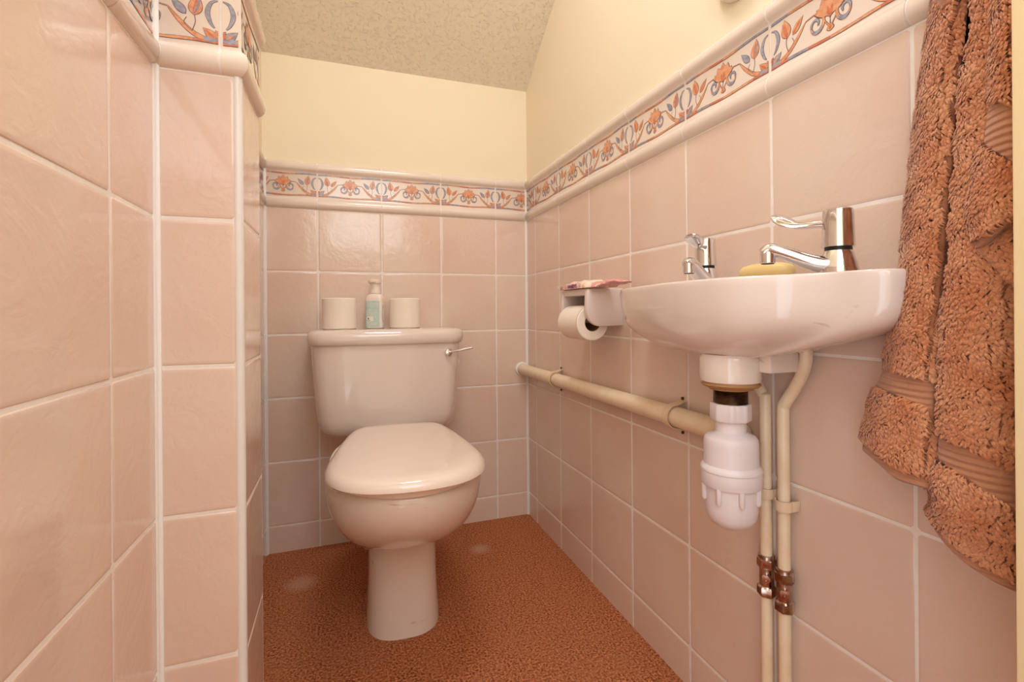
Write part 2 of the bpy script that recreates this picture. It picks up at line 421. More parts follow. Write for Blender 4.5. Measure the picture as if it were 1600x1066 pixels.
ZL = ZB-.006
ROWL = [z-.006 if z > 0 else z for z in ROWS]
lc = [0, .2266-.05, .4266-.05, .6266-.05, YP-.05]                              # s measured from y=.05
g = G(); tile_field(g, (XL, .05, 0), (0, 1, 0), (1, 0, 0), lc, ROWL)
tile_field(g, (XL, YE-.01, 0), (0, 1, 0), (1, 0, 0), [0, .16, .36, .56, YB-YE+.01], ROWS)
g.box((XL-.08, -.05, -.02), (XL-.011, YB+.02, 2.45), 2)
g.box((XL-.012, .04, ZB+.1), (XL-.004, YB+.005, 2.4), 2)
tag(g.build('wall_left', ['tile', 'grout', 'paint'], angle=50), kind='structure')
border('trim_3', (XL, .05, 0), (0, 1, 0), (1, 0, 0), lc, lc[:-1], (0, -1), zb=ZL)
border('trim_4', (XL, YE+.02, 0), (0, 1, 0), (1, 0, 0), [0, .15, .35, .55, YB-YE-.02], [-.05, .15, .35, .55], (0, -1))

# boxed pillar: front face (towards the camera), side face (towards the room)
g = G(); tile_field(g, (XL, YP, 0), (1, 0, 0), (0, -1, 0), [0, XP-XL-.007], ROWL)
tile_field(g, (XP, YP+.007, 0), (0, 1, 0), (1, 0, 0), [0, YE-YP-.0095], ROWL)
g.box((XL-.01, YP+.0105, 0), (XP-.011, YE-.001, 2.42), 2, bev=.002)
tag(g.build('wall_pillar', ['tile', 'grout', 'paint'], angle=50), kind='structure')
border('trim_5', (XL, YP, 0), (1, 0, 0), (0, -1, 0), [0, -.1585-XL, XP-XL], [-.1585-XL-.2, -.1585-XL], (-1, 1), zb=ZL)
border('trim_6', (XP, YP, 0), (0, 1, 0), (1, 0, 0), [0, YE-YP-.003], [-.05], (1, 0), zb=ZL)
g = G(); g.tube([(XP-.0058, YP+.0058, 0), (XP-.0058, YP+.0058, ZL+.001)], .0066, n=20)
tag(g.build('trim_7', 'trim'), kind='structure')
g = G(); g.tube([(XP-.004, YE-.002, 0), (XP-.004, YE-.002, ZL+.001)], .0036, n=12)
tag(g.build('trim_8', 'trim'), kind='structure')
# sealant beads in the inside corners
def bead(name, x, y, z1, r, sxn, syn):
    g = G(); n = 8; prof = [(-.004, -.004), (r, -.004)] + [(r*(1-.62*math.sin(PI/2*i/n)), r*(1-.62*math.cos(PI/2*i/n))) for i in range(n+1)] + [(-.004, r)]
    rings = [[Vector((x+sxn*a, y+syn*b_, z)) for a, b_ in prof] for z in (0, z1)]
    g.loft(rings); return tag(g.build(name, 'caulk', angle=50), kind='structure')
bead('trim_9', XR, YB, ZB+.15, .0068, -1, -1)
bead('trim_10', XL, YB, ZB+.15, .0075, 1, -1)
bead('trim_11', XL, YP, ZL+.11, .0066, 1, -1)

# floor, ceiling, front wall and door frame, hall behind the camera
g = G(); nx, ny = 4, 4
g.box((XL-.08, -1.5, -.05), (XR+.9, YB+.08, 0), 0)
tag(g.build('floor', 'carpet', smooth=False), kind='structure')
ZC = 1.5685
def zc(y): return ZC + (YB-y)*.682
yk = YB-(2.36-ZC)/.682
V = []
for x in (XL-.08, XR+.08):
    for y, z in ((YB+.08, zc(YB+.08)), (yk, 2.36), (-.05, 2.36), (-.05, 2.46), (yk-.02, 2.46), (YB+.08, zc(YB+.08)+.12)): V.append((x, y, z))
o = build('ceiling', V, [(0, 1, 7, 6), (1, 2, 8, 7), (2, 3, 9, 8), (3, 4, 10, 9), (4, 5, 11, 10), (5, 0, 6, 11), (0, 5, 4, 3, 2, 1), (6, 7, 8, 9, 10, 11)], 'ceiling')
tag(o, kind='structure')
g = G(); g.box((.50, .09, -.01), (XR+.9, YF-.012, 2.4), 0); g.box((XL-.08, .09, 2.02), (.52, YF-.012, 2.4), 0)
tag(g.build('wall_front', 'paint', smooth=False), kind='structure')
g = G(); g.box((.4795, .06, 0), (.50, YF, 2.02), 0, bev=.002); g.box((.4995, YF-.012, 0), (.54, YF, 2.06), 0, bev=.002); g.box((XL, .06, 2.0), (.50, YF, 2.03), 0, bev=.002)
tag(g.build('door_1', 'wood', smooth=True), kind='structure')
g = G(); g.box((XL-.9, -1.45, -.01), (XR+.9, -1.38, 2.42), 0); g.box((XR+.86, -1.4, -.01), (XR+.92, .12, 2.42), 0)
tag(g.build('wall_hall', 'paint', smooth=False), kind='structure')

# ------------------------------------------------------------------ toilet
t = thing('toilet', 'champagne close-coupled toilet with closed lid standing against the back wall', 'toilet', (.127, 1.30, 0))
AX = Matrix.Translation((.1335, 1.30, 0)) @ Matrix.Rotation(math.radians(-2.4), 4, 'Z')
def rg(z, a, yf, yb, yc=1.10, nf=2., nb=3., cx=0):
    return [AX @ (p - Vector((0, 1.30, 0))) for p in sring(cx, yc, z, a, yc-yf, yb-yc, nf, nb)]
g = G()
rings = [rg(.404, .150, .925, 1.44), rg(.405, .163, .910, 1.45), rg(.398, .168, .905, 1.45), rg(.375, .168, .906, 1.45), rg(.35, .165, .914, 1.45), rg(.325, .158, .930, 1.45),
         rg(.30, .147, .955, 1.45), rg(.275, .131, .987, 1.45), rg(.252, .111, 1.03, 1.45), rg(.238, .096, 1.068, 1.45), rg(.228, .0855, 1.10, 1.45, nf=2.2), rg(.221, .0815, 1.128, 1.45, yc=1.24, nf=2.4),
         rg(.212, .0805, 1.138, 1.44, yc=1.24, nf=2.6), rg(.17, .081, 1.139, 1.43, yc=1.24, nf=2.8), rg(.11, .0825, 1.136, 1.44, yc=1.24, nf=2.8), rg(.06, .0845, 1.131, 1.45, yc=1.24, nf=2.8), rg(.025, .087, 1.127, 1.46, yc=1.24, nf=2.8), rg(.0, .088, 1.124, 1.46, yc=1.24, nf=2.8)]
g.loft(rings)
g.build('bowl', ['bowl'], t, angle=75)
# seat and lid
g = G()
g.loft([rg(.405, .158, .905, 1.36), rg(.406, .163, .899, 1.365), rg(.412, .165, .897, 1.365), rg(.418, .163, .899, 1.365), rg(.419, .158, .905, 1.36)])
g.build('seat', 'seat', t)
def lr(z, k, nb=2.6):
    return [AX @ (p - Vector((0, 1.30, 0))) for p in lidring(z, k)]
def lidring(z, ins):
    """D-shaped lid: wide oval front, sides drawing in to a narrower flat back"""
    P = [(0, .882), (.075, .893), (.125, .925), (.154, .975), (.163, 1.035), (.158, 1.11), (.148, 1.19), (.137, 1.26), (.122, 1.325), (.098, 1.356), (.05, 1.366)]
    full = [Vector((a, b, 0)) for a, b in P] + [Vector((0, 1.367, 0))] + [Vector((-a, b, 0)) for a, b in P[:0:-1]]
    Q = resample(catmull(full, 8, True), 72); c = Vector((0, 1.10, 0)); out = []
    for i, q in enumerate(Q):
        tn = (Q[(i+1) % 72]-Q[i-1]).normalized(); nrm = Vector((-tn.y, tn.x, 0))
        if nrm.dot(c-q) < 0: nrm = -nrm
        p = q + nrm*ins; out.append(Vector((p.x, p.y, z)))
    return out
g = G()
g.loft([lr(.419, .010), lr(.4195, .002), lr(.423, -.001), lr(.430, .0), lr(.438, .006), lr(.4425, .014), lr(.4445, .026), lr(.4452, .045)] + [[p_.lerp(AX @ Vector((0, -.18, .446)), k_) + Vector((0, 0, .0012*k_)) for p_ in lr(.4452, .045)] for k_ in (.3, .6, .95)])
g.build('lid', 'seat', t)
for s_ in (-1, 1):
    g = G(); c = AX @ Vector((s_*.065, .075, .425)); g.lathe([(.0, -.018), (.009, -.017), (.011, -.012), (.011, .012), (.009, .017), (0, .018)], c, 'x', 16)
    g.build('hinge', 'seat', t)
# cistern
def cr(z, a, yf, rad, yb=YB-.001, cx=.1245, bow=.014):
    pts = []; n = 8
    for i in range(n+1):                       # front left corner
        th = PI + PI/2*i/n; pts.append((cx-a+rad+rad*math.cos(th), yf+rad+rad*math.sin(th)))
    for i in range(n+1):
        th = 1.5*PI + PI/2*i/n; pts.append((cx+a-rad+rad*math.cos(th), yf+rad+rad*math.sin(th)))
    pts += [(cx+a, yb), (cx-a, yb)]
    Q = resample([Vector((x, y, 0)) for x, y in pts], 96)
    return [Vector((p.x, p.y - (bow*(1-((p.x-cx)/a)**2) if p.y < yf+rad else 0)*min(1, max(0, (yf+rad-p.y)/rad)), z)) for p in Q]
g = G()
prof = [(.385, .145, 1.510), (.386, .160, 1.494), (.389, .172, 1.484), (.395, .183, 1.475), (.405, .1925, 1.468), (.42, .199, 1.463), (.44, .2025, 1.460), (.50, .2085, 1.458), (.58, .2145, 1.456), (.66, .219, 1.455)]
g.loft([cr(z, a, y, .045) for z, a, y in prof])
g.build('cistern', 'china', t)
g = G()
prof = [(.655, .2185, 1.452), (.6565, .2235, 1.448), (.661, .2265, 1.445), (.672, .2285, 1.443), (.684, .2285, 1.444), (.692, .2260, 1.447), (.6975, .2205, 1.453), (.7, .212, 1.462), (.7003, .20, 1.475)]
g.loft([cr(z, a, y, .05) for z, a, y in prof])
g.build('cistern_lid', 'china', t)
g = G()
g.lathe([(0, -.016), (.010, -.015), (.0125, -.009), (.0115, -.002), (.0095, .012)], (.297, 1.455, .628), 'y', 24)
g.tube(catmull([(.297, 1.442, .628), (.315, 1.434, .631), (.34, 1.426, .6365), (.366, 1.420, .641)], 6), [.0055]+[.0036]*17+[.0044], n=14)
o = g.build('flush_lever', 'chrome', t, angle=60); o['label'] = 'chrome flush lever pointing right'
rebase(t)

# ------------------------------------------------------------------ things on the cistern
LZ = .7004
def paper_roll(name, label, x, y, r, h, group=None):
    t = thing(name, label, 'toilet roll', (x, y, LZ), group)
    g = G(); n = 48; rings = []
    for (rr_, z) in ((.021, .0), (r-.003, 0), (r, .003), (r+.0004, h*.5), (r, h-.003), (r-.003, h), (.021, h)):
        rings.append([Vector((rr_*math.cos(2*PI*i/n), rr_*math.sin(2*PI*i/n), z)) for i in range(n)])
    rings.append(rings[0]); g.loft(rings, False, False)
    a0 = -1.9 if r > .0475 else -1.15                   # loose outer sheet edge
    g.loft([[Vector(((r+.0012)*math.cos(a0+.05*i), (r+.0012)*math.sin(a0+.05*i), z)) for i in range(8)] for z in (.002, h-.002)], False, False, closed=False)
    g.build('paper', 'paper', t)
    g = G(); g.loft([[Vector((q*math.cos(2*PI*i/n), q*math.sin(2*PI*i/n), z)) for i in range(n)] for q, z in ((.0212, .001), (.0212, h-.001), (.0198, h-.001), (.0198, .001), (.0212, .001))], False, False)
    g.build('cardboard_tube', 'core', t)
    return t
paper_roll('toilet_roll', 'white toilet roll standing on the cistern lid, left of the spray bottle', -.0165, 1.556, .0495, .094, 'toilet rolls on the cistern')
paper_roll('toilet_roll', 'white toilet roll standing on the cistern lid, right of the spray bottle', .181, 1.565, .0475, .094, 'toilet rolls on the cistern')

t = thing('spray_bottle', 'small white bottle with pale green label between the two toilet rolls', 'bottle', (.0905, 1.575, LZ), rz=math.radians(-20))
def rsq(a, b_, z, e=4.5, n=48):
    out = []
    for i in range(n):
        th = 2*PI*i/n; c, s_ = math.cos(th), math.sin(th)
        out.append(Vector((a*math.copysign(abs(c)**(2/e), c), b_*math.copysign(abs(s_)**(2/e), s_), z)))
    return out
g = G()
g.loft([rsq(.024, .020, 0), rsq(.0265, .0225, .002), rsq(.027, .023, .01), rsq(.027, .023, .092), rsq(.026, .0225, .098, 4), rsq(.022, .020, .104, 3), rsq(.016, .016, .108, 2.2), rsq(.0125, .0125, .110, 2)])
g.build('bottle_body', 'bottle', t)
g = G(); g.lathe([(.014, .108), (.0165, .110), (.0165, .114), (.0150, .120), (.0146, .136), (.015, .139)], n=32)
g.build('collar', 'bottle', t)
g = G(); g.lathe([(.015, .1385), (.0195, .142), (.0205, .147), (.0195, .1515), (.015, .154), (0, .1545)], n=32)
g.box((-.008, -.026, .143), (.008, 0, .150), 0, bev=.002)
g.build('cap', 'seat', t)
g = G()                                                  # label: front panel wraps the side facing the room
def panel(a0, a1, z0, z1, off, mi, n=14):
    def pt(th, z):
        c, s_ = math.cos(th), math.sin(th); e = 4.5
        return Vector(((.027+off)*math.copysign(abs(c)**(2/e), c), (.023+off)*math.copysign(abs(s_)**(2/e), s_), z))
    g.loft([[pt(a0+(a1-a0)*i/n, z) for i in range(n+1)] for z in (z0, z1)], False, False, mi, closed=False)
ra = math.radians
panel(ra(186), ra(298), .006, .086, .0004, 0, 30)
for z in (.078, .073, .068): panel(ra(206), ra(290), z, z+.0012, .0007, 1)
for i in range(6): panel(ra(206), ra(252+R.uniform(10, 38)), .058-i*.0035, .059-i*.0035, .0007, 1)
panel(ra(243), ra(270), .022, .038, .0008, 1); panel(ra(206), ra(232), .022, .034, .0008, 1)
panel(ra(252), ra(260), .028, .032, .0011, 3); panel(ra(254.5), ra(257.5), .031, .0345, .0011, 3); panel(ra(246), ra(266), .0245, .0256, .0011, 3); panel(ra(210), ra(222), .025, .029, .0011, 3)
for i in range(3): panel(ra(212), ra(285), .010+i*.004, .0112+i*.004, .0007, 1)
for i in range(10):
    a = i/9*PI; panel(ra(344-14*math.sin(a)), ra(354-14*math.sin(a)), .018+i*.0055, .0235+i*.0055, .0005, 2, 4)
g.build('label_print', ['teal', 'labelwhite', 'lilac', 'black'], t)

# ------------------------------------------------------------------ basin
t = thing('wall_basin', 'small white china hand basin fixed to the right wall', 'basin', (XR, .6, .70))
out = [(.6355, .343), (.575, .343), (.551, .350), (.5395, .372), (.536, .402), (.519, .434), (.494, .467), (.4745, .506), (.466, .578), (.4685, .635), (.4785, .692), (.498, .78), (.52, .838), (.545, .87), (.58, .888), (.6355, .892)]
P = catmull([(a, b, 0) for a, b in out], 8)
OUT = resample(P + [Vector((.6355, .343+(.892-.343)*(1-k/20), 0)) for k in range(1, 20)], 110)
DC = Vector((.546, .575, 0))
ZR = .7905
NZ = [(0, .672), (.2, .6735), (.36, .681), (.5, .695), (.63, .7085), (.74, .717), (.83, .722), (.895, .7255), (.94, .728), (.968, .732), (.985, .740), (.995, .757), (1.0, .779), (1.1, .786)]
def nearz(k):
    for (a, b_), (c_, d_) in zip(NZ, NZ[1:]):
        if a <= k <= c_: return b_ + (d_-b_)*(k-a)/(c_-a)
    return NZ[-1][1]
def br(k, z, kb=1.):
    r = []
    for p in OUT:
        q = DC + (p-DC)*k
        if p.x > .62 and kb: q.x = DC.x + (p.x-DC.x)*kb
        w_ = min(1, max(0, (DC.y-q.y)/.14)); w_ = w_*w_*(3-2*w_); z_ = z + (nearz(k)-z)*w_ if z < .786 else z
        r.append(Vector((q.x, q.y, z_ + (.0025 if p.x > .60 else 0)*(1 if z > .78 else 0))))
    return r
g = G()
rings = [br(.05, .672, .05), br(.2, .6725, .3), br(.36, .6745, .5), br(.5, .6785, .7), br(.63, .6845, .9), br(.74, .692, 1), br(.83, .7015, 1), br(.895, .7125, 1), br(.94, .7255, 1), br(.968, .740, 1), br(.985, .755, 1), br(.995, .770, 1), br(1., .781, 1), br(.998, .787, 1), br(.99, ZR-.001, 1), br(.975, ZR, .99), br(.95, ZR-.0002, .97)]
def ell(a, b_, z, c=(.531, .625)):
    r = []
    for p in OUT:
        d = Vector((p.x-c[0], p.y-c[1])); th = math.atan2(d.y/b_, d.x/a)
        r.append(Vector((c[0]+a*math.cos(th), c[1]+b_*math.sin(th), z)))
    return r
rings += [ell(.050, .150, ZR-.002), ell(.047, .145, ZR-.006), ell(.044, .135, ZR-.03), ell(.038, .11, ZR-.06), ell(.026, .07, ZR-.085), ell(.01, .02, ZR-.094)]
zz = [[p.z for p in q] for q in rings]; nn_ = len(rings[0])
for _ in range(14):
    for i in range(1, 11):
        zz[i] = [(zz[i][j]*2 + zz[i][j-1] + zz[i][(j+1) % nn_] + zz[i-1][j] + zz[i+1][j]*1.0)/6 if rings[i][j].x < .62 else zz[i][j] for j in range(nn_)]
for i in range(1, 11):
    for j in range(nn_): rings[i][j].z = zz[i][j]
g.loft(rings)
g.build('basin_body', 'basin', t, angle=60)
g = G(); g.lathe([(.040, .682), (.0435, .676), (.0432, .648), (.0422, .642), (.038, .639), (.0, .639)], (DC.x, DC.y, 0), n=48)
g.build('outlet_boss', 'basin', t)
g = G(); g.box((.560, .515, .657), (.634, .590, .70), 0, bev=.004)
g.build('wall_bracket', 'basin', t)
g = G(); g.box((.606, .452, .7085), (.637, .482, .7115), 0, bev=.001)
g.build('fixing_strap', 'darkchrome', t)
rebase(t)

t = thing('bottle_trap', 'white plastic bottle trap hanging under the basin', 'trap', (DC.x, DC.y, .42))
c = (DC.x, DC.y, 0)
g = G(); g.lathe([(.0, .6405), (.039, .640), (.0418, .637), (.039, .634), (.031, .632), (.030, .629), (.022, .628)], c, n=40); g.build('washer', 'washer', t)
g = G(); pr = [(.0, .634)]
z = .632
while z > .604: pr += [(.0245, z), (.0229, z-.001), (.0245, z-.002)]; z -= .0021
pr += [(.0, .600)]
g.lathe(pr, c, n=40); g.build('threaded_tail', 'brass', t, angle=80)
g = G()
rings = []
for r_, z in ((.020, .6085), (.0262, .608), (.0272, .606), (.0272, .586), (.0262, .583), (.020, .5825)):
    rings.append([Vector((c[0]+(r_+(.0016 if (i//3) % 3 == 0 and r_ > .026 else 0))*math.cos(2*PI*i/72), c[1]+(r_+(.0016 if (i//3) % 3 == 0 and r_ > .026 else 0))*math.sin(2*PI*i/72), z)) for i in range(72)])
g.loft(rings); g.build('ribbed_nut', 'plastic', t)
g = G(); g.lathe([(0, .584), (.0215, .584), (.0215, .566), (.0235, .564), (.034, .560), (.0375, .555), (.0382, .549), (.0385, .518), (.0425, .514), (.0434, .511), (.0434, .509), (.0, .509)], c, n=56); g.build('trap_body', 'plastic', t)
g = G(); g.lathe([(0, .5085), (.0427, .5085), (.0430, .506), (.0430, .489), (.042, .487), (.0385, .486), (.038, .470), (.0372, .452), (.035, .440), (.030, .431), (.021, .4255), (.010, .4235), (0, .4232)], c, n=56)
for i in range(8):
    a = math.radians(22+45*i); d = Vector((math.cos(a), math.sin(a), 0)); p = Vector(c)+d*.0392
    g.tube([p+Vector((0, 0, .488)), p+Vector((0, 0, .468)), p+Vector((0, 0, .464))], [.0042, .0042, .0025], n=10)
g.build('trap_cup', 'plastic', t)
# outlet arm from the trap to the waste pipe
XW, ZW = .6145, .5385
RW = .0200
a = Vector((DC.x+.02, DC.y+.01, .545)); 
g = G(); g.tube(catmull([(DC.x+.008, DC.y+.018, ZW), (DC.x+.030, DC.y+.042, ZW), (XW-.010, .642, ZW), (XW, .672, ZW)], 8), [.0150]*25, n=24)
g.build('outlet_arm', 'pipe', t)
rebase(t)

# ------------------------------------------------------------------ waste pipe along the wall
t = thing('waste_pipe', 'cream plastic waste pipe running along the right wall into the corner', 'pipe', (XW, 1.1, ZW))
g = G(); g.tube([(XW, .625, ZW), (XW, YB+.002, ZW)], RW-.0005, n=32); g.build('pipe_run', 'pipe', t)
g = G(); g.lathe([(RW+.006, 0), (RW+.0045, -.004), (RW, -.006)], (XW, YB-.001, ZW), 'y', 28, cap=False); g.build('sealant_ring', 'caulk', t)
g = G(); g.lathe([(RW-.001, .03), (RW+.003, .028), (RW+.004, .02), (RW+.004, -.03), (RW+.003, -.035), (RW-.001, -.036)], (XW, .660, ZW), 'y', 28); g.build('pipe_socket', 'pipe', t)
for yy in (1.365, .795):
    g = G(); ring = []
    path = [Vector((XR-.001, 0, RW+.0085)), Vector((XW+.004, 0, RW+.0028))] + [Vector((XW+(RW+.0022)*math.cos(a_), 0, (RW+.0022)*math.sin(a_))) for a_ in [PI/2+PI*i/14 for i in range(15)]] + [Vector((XW+.004, 0, -RW-.0028)), Vector((XR-.001, 0, -RW-.0085))]
    A = []
    for w in (-.009, .009): A.append([Vector((p.x, yy+w, p.z+ZW)) for p in path])
    B = []
    for i, p in enumerate(path):
        d = (Vector((p.x-XW, 0, p.z))).normalized()*.0022; B.append(d)
    rings = [A[0], A[1], [p+d for p, d in zip(A[1], B)], [p+d for p, d in zip(A[0], B)], A[0]]
    g.loft(rings, False, False, closed=False)
    for sg in (1, -1): g.box((XR-.002, yy-.006, ZW+sg*(RW+.0125)-.005), (XR-.0005, yy+.006, ZW+sg*(RW+.0125)+.006), 0, bev=.0006)
    cl = g.build('pipe_clip', 'clip', t)
    for sg in (1, -1):
        g = G(); g.lathe([(0, -.0035), (.003, -.003), (.0034, 0)], (XR-.0025, yy-.001, ZW+sg*(RW+.014)), 'x', 14)
        s_ = g.build('screw', 'screw', cl)
rebase(t)

# ------------------------------------------------------------------ supply pipes with valves
def supply(name, label, x, y, ztop, path, zv, zc_, turn):
    t = thing(name, label, 'pipe', (x, y, 0), 'supply pipes under the basin')
    g = G(); pts = [Vector((x, y, 0)), Vector((x, y, .15)), Vector((x, y, .3)), Vector((x, y, .45)), Vector((x, y, ztop))] + [Vector(p) for p in path]
    g.tube(catmull(pts, 6), .0085, n=24); g.build('copper_tube', 'pipe', t)
    g = G()
    def hexr(r_, z): return [Vector((x+r_*math.cos(turn+2*PI*i/6), y+r_*math.sin(turn+2*PI*i/6), z)) for i in range(6)]
    g.loft([hexr(.0115, zv+.030), hexr(.0138, zv+.028), hexr(.0138, zv+.016), hexr(.0125, zv+.014)])
    g.loft([hexr(.0125, zv-.014), hexr(.0138, zv-.016), hexr(.0138, zv-.028), hexr(.0115, zv-.030)])
    g.lathe([(.0125, zv+.0155), (.0105, zv+.013), (.0105, zv-.013), (.0125, zv-.0155)], (x, y, 0), n=24)
    g.lathe([(.0095, zv+.0345), (.0120, zv+.0335), (.0125, zv+.029)], (x, y, 0), n=24)
    v = g.build('isolating_valve', 'valve', t, angle=35)
    g = G(); d = Vector((-.75, -.66, 0)).normalized(); rot = d.to_track_quat('Z', 'Y').to_matrix()
    g.lathe([(.0066, .006), (.0066, .0145), (.0058, .016), (.003, .0162), (.0026, .0145), (0, .0145)], (x, y, zv+.002), n=20, rot=rot)
    g.build('valve_screw', 'valve', v)
    g = G(); n = 18
    for zz in (zc_,):
        A = [Vector((x+.0105*math.cos(a_), y+.0105*math.sin(a_), 0)) for a_ in [ra(60+ (240)*i/n) for i in range(n+1)]]
        B = [Vector((x+.0125*math.cos(a_), y+.0125*math.sin(a_), 0)) for a_ in [ra(60+ (240)*i/n) for i in range(n+1)]]
        up_, dn = Vector((0, 0, zz+.0075)), Vector((0, 0, zz-.0075))
        g.loft([[p+up_ for p in A], [p+up_ for p in B], [p+dn for p in B], [p+dn for p in A], [p+up_ for p in A]], False, False, closed=False)
        g.box((x+.004, y-.013, zz-.0075), (XR-.0005, y-.0095, zz+.0075), 0, bev=.001)
        g.box((x+.004, y+.0095, zz-.0075), (XR-.0005, y+.013, zz+.0075), 0, bev=.001)
    g.build('pipe_clip', 'clip', t)
    rebase(t); return t
XV = .6195
p = lambda u, v, x: atx(u, v, x)
yA, yB_ = atx(1197, 800, XV).y, atx(1225, 800, XV).y
supply('supply_pipe', 'cream painted supply pipe just behind the bottle trap, with the darker valve higher up', XV, yA, .600, [(XV, yA+.004, .615), (XV-.004, yA+.022, .640), (XV-.008, yA+.045, .664), (XV-.010, yA+.060, .695)], .331, .4625, .2)
supply('supply_pipe', 'cream painted supply pipe bending up to the near tap, the one nearest the towel', XV, yB_, .590, [(XV, yB_-.003, .606), (XV, yB_-.021, .634), (XV-.002, yB_-.036, .660), (XV-.004, yB_-.042, .680), (XV-.006, yB_-.042, .705)], .325, .4545, .5)

# ------------------------------------------------------------------ taps
def tap(label, x, y, ang, lev, rollsign):
    """ang: heading of the spout, lev: heading of the lever (degrees)"""
    t = thing('basin_tap', label, 'tap', (x, y, ZR+.0005), 'taps on the basin'); 
    D = lambda a_: Vector((math.cos(ra(a_)), math.sin(ra(a_)), 0))
    d = D(ang); s_ = Vector((-d.y, d.x, 0))
    g = G()
    g.lathe([(.0, 0), (.0215, 0), (.0220, .002), (.0205, .008), (.0185, .016), (.0165, .024), (.0150, .0275), (0, .028)], n=36)
    # spout: flattened tapering tube
    path = catmull([(0, 0, .010), (.016, 0, .0115), (.034, 0, .0175), (.052, 0, .0255), (.068, 0, .032), (.076, 0, .0335), (.082, 0, .029)], 5); rings = []
    m_ = len(path)
    for i, q in enumerate(path):
        f = i/(m_-1); w = (.0165*(1-f)+.0085*f); h = (.0115*(1-f)+.0068*f)
        tn = (path[min(i+1, m_-1)]-path[max(i-1, 0)]).normalized(); nn = Vector((-tn.z, 0, tn.x))
        rings.append([d*(q.x+nn.x*h*math.sin(b_)) + s_*(w*math.cos(b_)) + Vector((0, 0, q.z+nn.z*h*math.sin(b_))) for b_ in [2*PI*j/20 for j in range(20)]])
    g.loft(rings)
    e = d*.0765; g.lathe([(.0082, .034), (.0090, .028), (.0090, .016), (.0082, .0155)], e, n=24)
    bd = g.build('tap_body', 'chrome', t, angle=50)
    g = G(); g.lathe([(.0080, .0157), (.0074, .0148), (.004, .0147), (0, .0147)], e, n=20); g.build('spout_outlet', 'darkchrome', t)
    g = G(); g.lathe([(.0, .0275), (.0145, .0275), (.0145, .0315), (.0, .0315)], n=30)
    g.build('gasket', 'darkchrome', t)
    g = G(); g.lathe([(.0150, .0315), (.0178, .032), (.0178, .034), (.0165, .072), (.0160, .077), (.0140, .0785), (0, .079)], n=40)
    g.build('tap_head', 'chrome', t)
    l = D(lev); ls = Vector((-l.y, l.x, 0)); g = G(); rings = []
    for q, w, h in (((.012, .0625), .0075, .0052), ((.024, .0625), .0072, .0048), ((.036, .0625), .0075, .0044), ((.045, .0645), .0100, .0042), ((.054, .0690), .0130, .0038), ((.063, .0735), .0140, .0034), ((.070, .0765), .0095, .0028), ((.0735, .0780), .003, .0012)):
        tw_ = ra(38)*min(1, max(0, (q[0]-.03)/.02))*rollsign
        rings.append([l*q[0] + ls*(w*math.cos(b_)*math.cos(tw_) - h*math.sin(b_)*math.sin(tw_)) + Vector((0, 0, q[1]+h*math.sin(b_)*math.cos(tw_)+w*math.cos(b_)*math.sin(tw_))) for b_ in [2*PI*j/20 for j in range(20)]])
    g.loft(rings); g.build('lever', 'chrome', t, angle=60)
    return t
tap('chrome lever tap at the near end of the basin beside the towel', .570, .424, 138, 122, -1)
tap('chrome lever tap at the far end of the basin, seen end-on near the paper holder', .583, .668, 210, 212, 0)

g = G(); rings = []
for a_, z in ((.0, 0), (.80, 0), (.93, .003), (1.0, .010), (.97, .016), (.85, .0205), (.55, .0235), (.0, .0245)):
    rings.append([Vector((.0215*max(a_, .02)*math.copysign(abs(math.cos(b_))**(2/2.6), math.cos(b_)), .045*max(a_, .02)*math.copysign(abs(math.sin(b_))**(2/2.6), math.sin(b_)), z)) for b_ in [2*PI*j/40 for j in range(40)]])
g.loft(rings)
o = g.build('soap_bar', 'soap'); o.location = (.597, .556, ZR+.0025); tag(o, 'yellow bar of soap lying on the basin rim between the taps', 'soap')

g = G()
cp = resample(catmull([(.590, .447, ZR+.012), (.595, .468, ZR+.010), (.600, .490, ZR+.0045)], 8), 12, closed=False)
for i, q in enumerate(cp[:-1]):
    dd = (cp[i+1]-q).normalized(); sd = dd.cross(Vector((0, 0, 1))) if i % 2 else Vector((0, 0, 1))
    pts = [q+dd*(.0032*math.cos(b_))+sd*(.0016*math.sin(b_)) for b_ in [2*PI*j/10 for j in range(11)]]
    g.tube(pts, .0005, n=6, cap=False)
o = g.build('plug_chain', 'chrome'); tag(o, 'short metal plug chain behind the near tap spout', 'chain')

# ------------------------------------------------------------------ paper holder, roll, pack
YN, YFH = 1.012, 1.150
t = thing('toilet_roll_holder', 'white china toilet roll holder on the right wall beside the basin', 'paper holder', (XR, 1.08, .75))
def arm(y0, y1):
    pts = [(XR-.0008, .803), (.552, .803), (.5435, .8005), (.540, .793), (.5385, .757)]
    for i in range(8):
        a_ = PI + PI/2*i/7; pts.append((.5765+.0385*math.cos(a_), .750+.0385*math.sin(a_)))
    pts += [(XR-.0008, .7125)]
    rings = []
    for dy, ins in ((0, .004), (.0015, .001), (.004, 0), (y1-y0-.004, 0), (y1-y0-.0015, .001), (y1-y0, .004)):
        cxx, czz = .60, .76
        rings.append([Vector((min(x + (ins if x < .6 else 0), XR-.0008), y0+dy, z + (ins if z < czz else -ins))) for x, z in pts])
    g.loft(rings)
g = G(); arm(YN, YN+.0165); arm(YFH, YFH+.0165)
g.box((.5435, YN+.006, .786), (XR-.0008, YFH+.010, .803), 0, bev=.004)
g.box((XR-.014, YN+.004, .715), (XR-.0008, YFH+.012, .800), 0, bev=.002)
g.build('holder_body', 'holder', t)
g = G(); g.tube([(.5645, YN+.012, .7292), (.5645, YFH+.004, .7292)], .0104, n=20); g.build('spindle', 'holder', t)
rebase(t)
t = thing('toilet_roll', 'part-used toilet roll hanging from the wall holder', 'toilet roll', (.5645, YN+.02, .7195))
